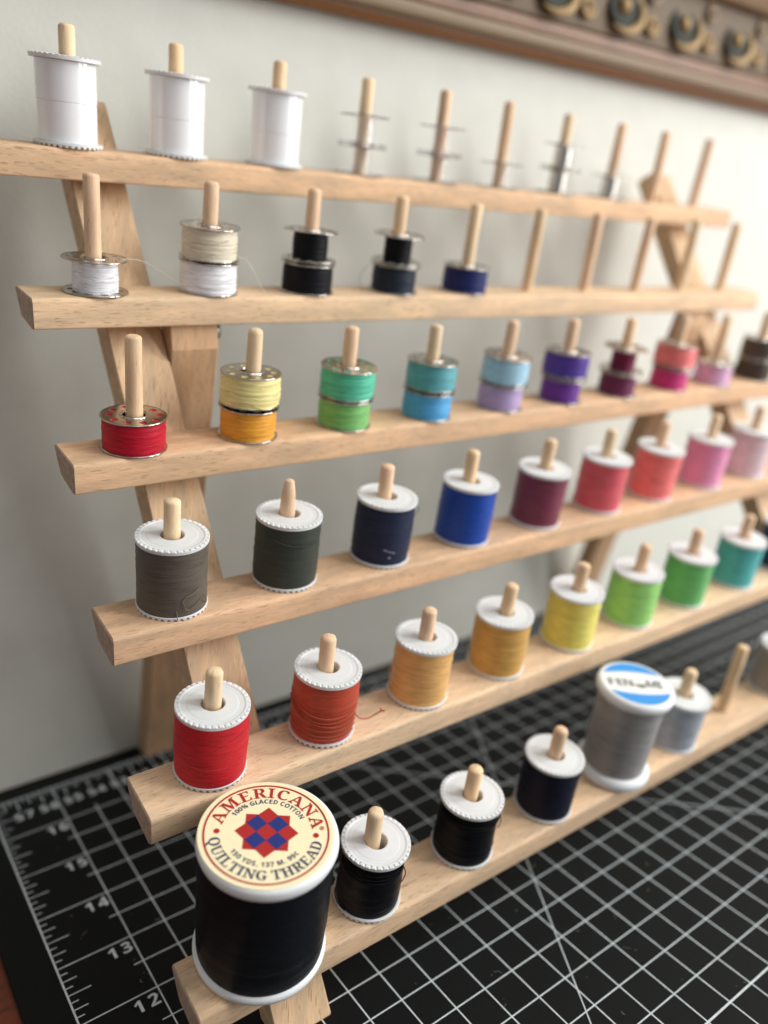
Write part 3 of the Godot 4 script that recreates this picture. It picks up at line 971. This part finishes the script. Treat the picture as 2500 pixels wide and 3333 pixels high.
# ---------------------------------------------------------------- surroundings
func line(b: MB, p: Vector2, q: Vector2, w: float, y: float) -> void:
	var d := (q - p).normalized()
	var s := Vector2(-d.y, d.x) * w / 2.0
	b.face([Vector3((p + s).x, y, (p + s).y), Vector3((q + s).x, y, (q + s).y), Vector3((q - s).x, y, (q - s).y), Vector3((p - s).x, y, (p - s).y)], Vector3.UP)


func mat_at(u: float, v: float) -> Vector2:
	return Vector2(u, -v) * INCH


func build_mat() -> void:
	var t := thing("cutting_mat", "black self-healing cutting mat printed with a white inch grid and numbers", "cutting mat", Vector3(-0.03997, 0, 0.27693), Basis(Vector3.UP, 0.00804))
	var board := plain(c8(13, 15, 16), 0.55, 0.0, 0.28)
	board.albedo_texture = mats.speck
	board.heightmap_enabled = true
	board.heightmap_texture = mats.grain
	board.heightmap_scale = 0.006
	board.uv1_triplanar = true
	board.uv1_scale = Vector3(45, 45, 45)
	var m := prism([Vector2(-17.42 * INCH, -0.003), Vector2(-17.42 * INCH, 0), Vector2(0.5 * INCH, 0), Vector2(0.5 * INCH, -0.003)], [0.0004, 0.0005, 0.0005, 0.0004], -0.545 * INCH, 23.5 * INCH, true, 0, 0, 0.0004)
	part(t, "board", m, [board, board])
	var ink := plain(c8(216, 224, 226), 0.6)
	ink.albedo_texture = mats.speck
	ink.uv1_triplanar = true
	ink.uv1_scale = Vector3(30, 30, 30)
	var b := MB.new()
	for k in 47:
		var u := k * 0.5
		if u >= 1.0 and u <= 22.0:
			var whole := is_equal_approx(u, roundf(u))
			line(b, mat_at(u, 0.0 if whole else 0.87), mat_at(u, 17.0 if whole else 16.13), 0.00046, 0.00012)
	for k in 35:
		var v := k * 0.5
		if v >= 1.0 and v <= 16.0:
			var whole := is_equal_approx(v, roundf(v))
			line(b, mat_at(0.0 if whole else 0.87, v), mat_at(23.0 if whole else 22.13, v), 0.0007 if v == 7.5 else 0.00046, 0.00016)
	line(b, mat_at(0.43 + 1.0 * 0.577, 1.0), mat_at(0.43 + 16.0 * 0.577, 16.0), 0.0004, 0.00020)
	line(b, mat_at(4.3, 16.0), mat_at(19.3, 1.0), 0.0004, 0.00024)
	part(t, "grid_lines", b.done(), ink)
	b = MB.new()
	line(b, mat_at(0, -0.01), mat_at(0, 17.01), 0.00062, 0.00028)
	line(b, mat_at(23, -0.01), mat_at(23, 17.01), 0.00062, 0.00028)
	line(b, mat_at(0, 0), mat_at(23, 0), 0.00062, 0.00032)
	line(b, mat_at(0, 17), mat_at(23, 17), 0.00062, 0.00032)
	part(t, "border_lines", b.done(), ink)
	b = MB.new()
	for k in range(1, 17 * 8):
		if k % 8 == 0:
			continue
		var ln := 0.30 if k % 4 == 0 else (0.19 if k % 2 == 0 else 0.105)
		line(b, mat_at(0, k / 8.0), mat_at(ln, k / 8.0), 0.0004, 0.00036)
	for k in range(1, 230):
		var u := k * 0.3937 / 4.0
		if u > 22.9: continue
		var ln := 0.34 if k % 4 == 0 else (0.22 if k % 2 == 0 else 0.14)
		line(b, mat_at(u, 17), mat_at(u, 17 - ln), 0.0005, 0.00040)
	part(t, "tick_marks", b.done(), ink)
	var sans := SystemFont.new()
	sans.font_names = PackedStringArray(["Droid Sans"])
	sans.font_weight = 700
	b = MB.new()
	for nn in range(1, 17):
		var s := str(nn)
		for k in s.length():
			var tm := TextMesh.new()
			tm.font = sans; tm.text = s[k]; tm.font_size = 64; tm.pixel_size = 0.19 * INCH / 46.0; tm.depth = 0.00002
			var at := mat_at(0.795 + (k - (s.length() - 1) / 2.0) * 0.185, nn - 0.17)
			b.add_mesh(tm, Transform3D(Basis(Vector3.RIGHT, -PI / 2), Vector3(at.x, 0.0003, at.y)))
	for k in range(0, 54):
		var s := str(57 - k)
		for e in s.length():
			var tm := TextMesh.new()
			tm.font = sans; tm.text = s[e]; tm.font_size = 64; tm.pixel_size = 0.19 * INCH / 46.0; tm.depth = 0.00002
			var at := mat_at(0.43 + k * 0.404 + (e - (s.length() - 1) / 2.0) * 0.17, 16.48)
			b.add_mesh(tm, Transform3D(Basis(Vector3.RIGHT, -PI / 2), Vector3(at.x, 0.0003, at.y)))
	part(t, "numerals", b.done(), ink)
	# lint and dust on the mat
	b = MB.new()
	for k in 420:
		var p := mat_at(rng.randf_range(0.0, 14.0), rng.randf_range(5.0, 16.0))
		var sz := 0.00006 + 0.00016 * pow(rng.randf(), 4.0)
		var a := rng.randf() * TAU
		var ln := sz * (1.0 + 6.0 * pow(rng.randf(), 5.0))
		var pts := PackedVector3Array([Vector3(p.x, sz * 0.6, p.y), Vector3(p.x + cos(a) * ln, sz * 1.1, p.y + sin(a) * ln), Vector3(p.x + cos(a + 0.5) * ln * 2.0, sz * 0.6, p.y + sin(a + 0.5) * ln * 2.0)])
		b.tube(pts, sz * 0.5, 4)
	for k in 26:
		var p := mat_at(rng.randf_range(0.5, 10.0), rng.randf_range(6.0, 15.0))
		var a := rng.randf() * TAU
		var bend := rng.randf_range(-0.5, 0.5)
		var pts := PackedVector3Array()
		for q in 9:
			pts.append(Vector3(p.x, 0.0001 + 0.0002 * sin(q * 0.8), p.y))
			p += Vector2(cos(a), sin(a)) * rng.randf_range(0.0003, 0.0008)
			a += bend * 0.6
		b.tube(pts, 0.00005, 4)
	var lint := part(t, "lint", b.done(), plain(c8(150, 148, 142), 0.9))
	lint.set_meta("kind", "stuff")


func build_table_and_wall() -> void:
	var wn := plain(c8(124, 66, 44), 0.42)
	wn.albedo_texture = mats.beech
	wn.uv1_triplanar = true
	wn.uv1_scale = Vector3(3, 3, 3)
	var top := prism([Vector2(WALL_Z, -0.03), Vector2(WALL_Z, -0.003), Vector2(0.5, -0.003), Vector2(0.5, -0.03)], [0.0005, 0.0005, 0.002, 0.002], -0.7, 1.1, true, 0, 0)
	var tb := structure("table_top", top, wn)
	tb.set_surface_override_material(1, wn)
	var paint := plain(c8(208, 208, 199), 0.75, 0.0, 0.35)
	paint.albedo_texture = tex(noise_image(51, 0.012, 0.97, 1.0))
	paint.heightmap_enabled = true
	paint.heightmap_texture = mats.grain
	paint.heightmap_scale = 0.006
	paint.uv1_triplanar = true
	paint.uv1_scale = Vector3(7, 7, 7)
	var wall := prism([Vector2(WALL_Z - 0.05, -0.4), Vector2(WALL_Z - 0.05, 1.0), Vector2(WALL_Z, 1.0), Vector2(WALL_Z, -0.4)], [0.001, 0.001, 0.001, 0.001], -0.9, 1.5, true, 0, 0)
	var wo := structure("wall", wall, paint)
	wo.set_surface_override_material(1, paint)


func build_frame() -> void:
	var x0 := -0.25
	var x1 := 0.95
	var t := thing("picture_frame", "carved picture frame in brown, dark green and gold hanging on the wall", "picture frame", Vector3(0, 0.3355, WALL_Z + 0.0005))
	var brown := plain(c8(124, 78, 32), 0.42)
	brown.albedo_texture = mats.speck
	brown.uv1_triplanar = true
	brown.uv1_scale = Vector3(20, 20, 20)
	var tan := plain(c8(124, 102, 74), 0.5)
	var dark := plain(c8(46, 50, 40), 0.8)
	dark.albedo_texture = mats.speck
	dark.uv1_triplanar = true
	dark.uv1_scale = Vector3(25, 25, 25)
	var gold := plain(c8(164, 134, 88), 0.5, 0.2)
	gold.albedo_texture = mats.speck
	gold.uv1_triplanar = true
	gold.uv1_scale = Vector3(60, 60, 60)
	var grey := plain(c8(156, 132, 104), 0.5)
	grey.albedo_texture = mats.speck
	# rails, each its own moulding (z out of the wall, y up)
	part(t, "outer_fillet", prism([Vector2(0, 0), Vector2(0.0075, -0.0015), Vector2(0.0095, 0.002), Vector2(0.0095, 0.012), Vector2(0, 0.012)], [0.0003, 0.0012, 0.0008, 0.0003, 0.0003], x0, x1, true, 0, 0), [brown, brown])
	part(t, "lip", prism([Vector2(0.0094, 0.0026), Vector2(0.0135, 0.0030), Vector2(0.0150, 0.0085), Vector2(0.0094, 0.0095)], [0.0004, 0.0018, 0.0018, 0.0004], x0, x1, true, 0, 0), [tan, tan])
	part(t, "cove", prism([Vector2(0.0, 0.0121), Vector2(0.0094, 0.0096), Vector2(0.0132, 0.0092), Vector2(0.0142, 0.0152), Vector2(0.0, 0.0160)], [0.0003, 0.0003, 0.0006, 0.001, 0.0003], x0, x1, true, 0, 0), [brown, brown])
	var panel := plain(c8(102, 80, 50), 0.6)
	panel.albedo_texture = mats.speck
	panel.uv1_triplanar = true
	panel.uv1_scale = Vector3(25, 25, 25)
	part(t, "carved_band", prism([Vector2(0, 0.0161), Vector2(0.0150, 0.0153), Vector2(0.0190, 0.046), Vector2(0.0, 0.047)], [0.0003, 0.001, 0.001, 0.0003], x0, x1, true, 0, 0), [panel, panel])
	part(t, "inner_band", prism([Vector2(0, 0.0471), Vector2(0.0260, 0.0461), Vector2(0.0400, 0.062), Vector2(0.036, 0.085), Vector2(0.0, 0.086)], [0.0003, 0.003, 0.003, 0.001, 0.0003], x0, x1, true, 0, 0), [grey, grey])
	var bead := MB.new()
	bead.lathe([Vector2(0.0044, 0.0), Vector2(0.0043, 0.0014), Vector2(0.0034, 0.003), Vector2(0.0018, 0.0040), Vector2(0.0, 0.0043)], 20, 0.3)
	var bead_m := bead.done()
	var cup := MB.new()
	cup.lathe([Vector2(0.0115, 0.0), Vector2(0.0112, 0.0012), Vector2(0.0100, 0.0018), Vector2(0.0070, 0.0010), Vector2(0.0, 0.0008)], 28, 0.3)
	var cup_m := cup.done()
	var cres := MB.new()
	# a crescent leaf, thick in the middle and thin at the ends
	for s in 18:
		for w in 8:
			var p := []
			for e in [[s, w], [s + 1, w], [s + 1, w + 1], [s, w + 1]]:
				var f: float = e[0] / 18.0
				var a := lerpf(-2.3, 0.9, f)
				var th := 0.0021 * sin(PI * clampf(f, 0.02, 0.98)) + 0.0004
				var k: float = TAU * e[1] / 8.0
				var rr := 0.0118 + th * cos(k)
				p.append(Vector3(cos(a) * rr * 1.15, th * 0.9 + th * sin(k), -sin(a) * rr))
			var g: Vector3 = (p[1] - p[0]).cross(p[3] - p[0]).normalized()
			cres.face(p, -g if g.dot((p[0] + p[2]) / 2.0 - Vector3(0, 0.002, 0)) < 0 else g)
	var cres_m := cres.done()
	var curl := MB.new()
	var cp := PackedVector3Array()
	for s in 40:
		var f := s / 39.0
		var a := f * 9.0
		cp.append(Vector3(cos(a) * (0.0055 - 0.004 * f), 0.0014, sin(a) * (0.0055 - 0.004 * f)))
	curl.tube(cp, 0.0013, 6)
	var curl_m := curl.done()
	var face := Basis(Vector3.RIGHT, PI / 2 - 0.13)
	for k in 22:
		var x := -0.2294 + k * 0.054
		part(t, "rosette_cup", cup_m, dark, Transform3D(face, Vector3(x, 0.0300, 0.0170)))
		part(t, "rosette_bead", bead_m, gold, Transform3D(face, Vector3(x, 0.0300, 0.0178)))
		part(t, "crescent_leaf", cres_m, gold, Transform3D(face, Vector3(x + 0.002, 0.0295, 0.0166)))
		part(t, "scroll", curl_m, gold, Transform3D(face, Vector3(x + 0.0265, 0.0250, 0.0160)))
		part(t, "scroll", curl_m, grey, Transform3D(face * Basis(Vector3.UP, 2.4), Vector3(x + 0.0235, 0.0390, 0.0182)))


# ---------------------------------------------------------------- scene
func area(called: String, at: Vector3, to: Vector3, size: Vector2, energy: float, c: Color) -> void:
	var l := AreaLight3D.new()
	l.name = called
	l.area_size = size
	l.area_normalize_energy = true
	l.light_energy = energy
	l.light_color = c
	l.shadow_enabled = true
	add_child(l)
	l.look_at_from_position(at, to, Vector3.UP)


func _ready() -> void:
	rng.seed = 20240
	# camera
	var cam := Camera3D.new()
	cam.name = "camera"
	cam.transform = Transform3D(Basis(Vector3(0.80957143, 0.02593478, 0.5864482), Vector3(0.15719117, 0.95296236, -0.25914027), Vector3(-0.5655838, 0.30197704, 0.76741438)).orthonormalized(), Vector3(-0.0829, 0.23335, 0.18101))
	var focal := 12.0 * 2624.9 / 1666.5
	var lens := CameraAttributesPhysical.new()
	lens.frustum_focal_length = focal
	lens.frustum_focus_distance = 0.246
	lens.frustum_near = 0.02
	lens.frustum_far = 10.0
	lens.exposure_aperture = focal / 6.3
	cam.attributes = lens
	cam.fov = rad_to_deg(2.0 * atan(1666.5 / 2624.9))
	cam.near = 0.02
	cam.far = 10.0
	add_child(cam)
	cam.current = true
	# room light and exposure
	var we := WorldEnvironment.new()
	we.name = "environment"
	var e := Environment.new()
	e.background_mode = Environment.BG_COLOR
	e.background_color = Color(0.735, 0.74, 0.745)
	e.background_energy_multiplier = 0.50
	e.tonemap_mode = Environment.TONE_MAPPER_LINEAR
	e.tonemap_exposure = 1.27
	e.sdfgi_enabled = true
	e.ssao_enabled = true
	e.ssil_enabled = true
	we.environment = e
	add_child(we)
	# window light from the right and front
	# (two panes with a mullion between them), and a softer ceiling light
	area("window_light", Vector3(1.05, 0.64, 0.42), Vector3(0.20, 0.30, -0.10), Vector2(0.24, 1.15), 0.86, Color(1.0, 1.0, 0.995))
	area("window_light_001", Vector3(0.83, 0.64, 0.84), Vector3(0.16, 0.30, -0.10), Vector2(0.24, 1.15), 0.85, Color(1.0, 1.0, 0.995))
	area("ceiling_light", Vector3(0.40, 1.75, 0.55), Vector3(0.25, 0.0, 0.0), Vector2(1.0, 0.8), 0.62, Color(1.0, 0.99, 0.97))

	make_materials()
	print("materials")
	build_table_and_wall()
	build_mat()
	build_frame()
	build_rack()
	print("rack")
	place_spools()
	print("spools")
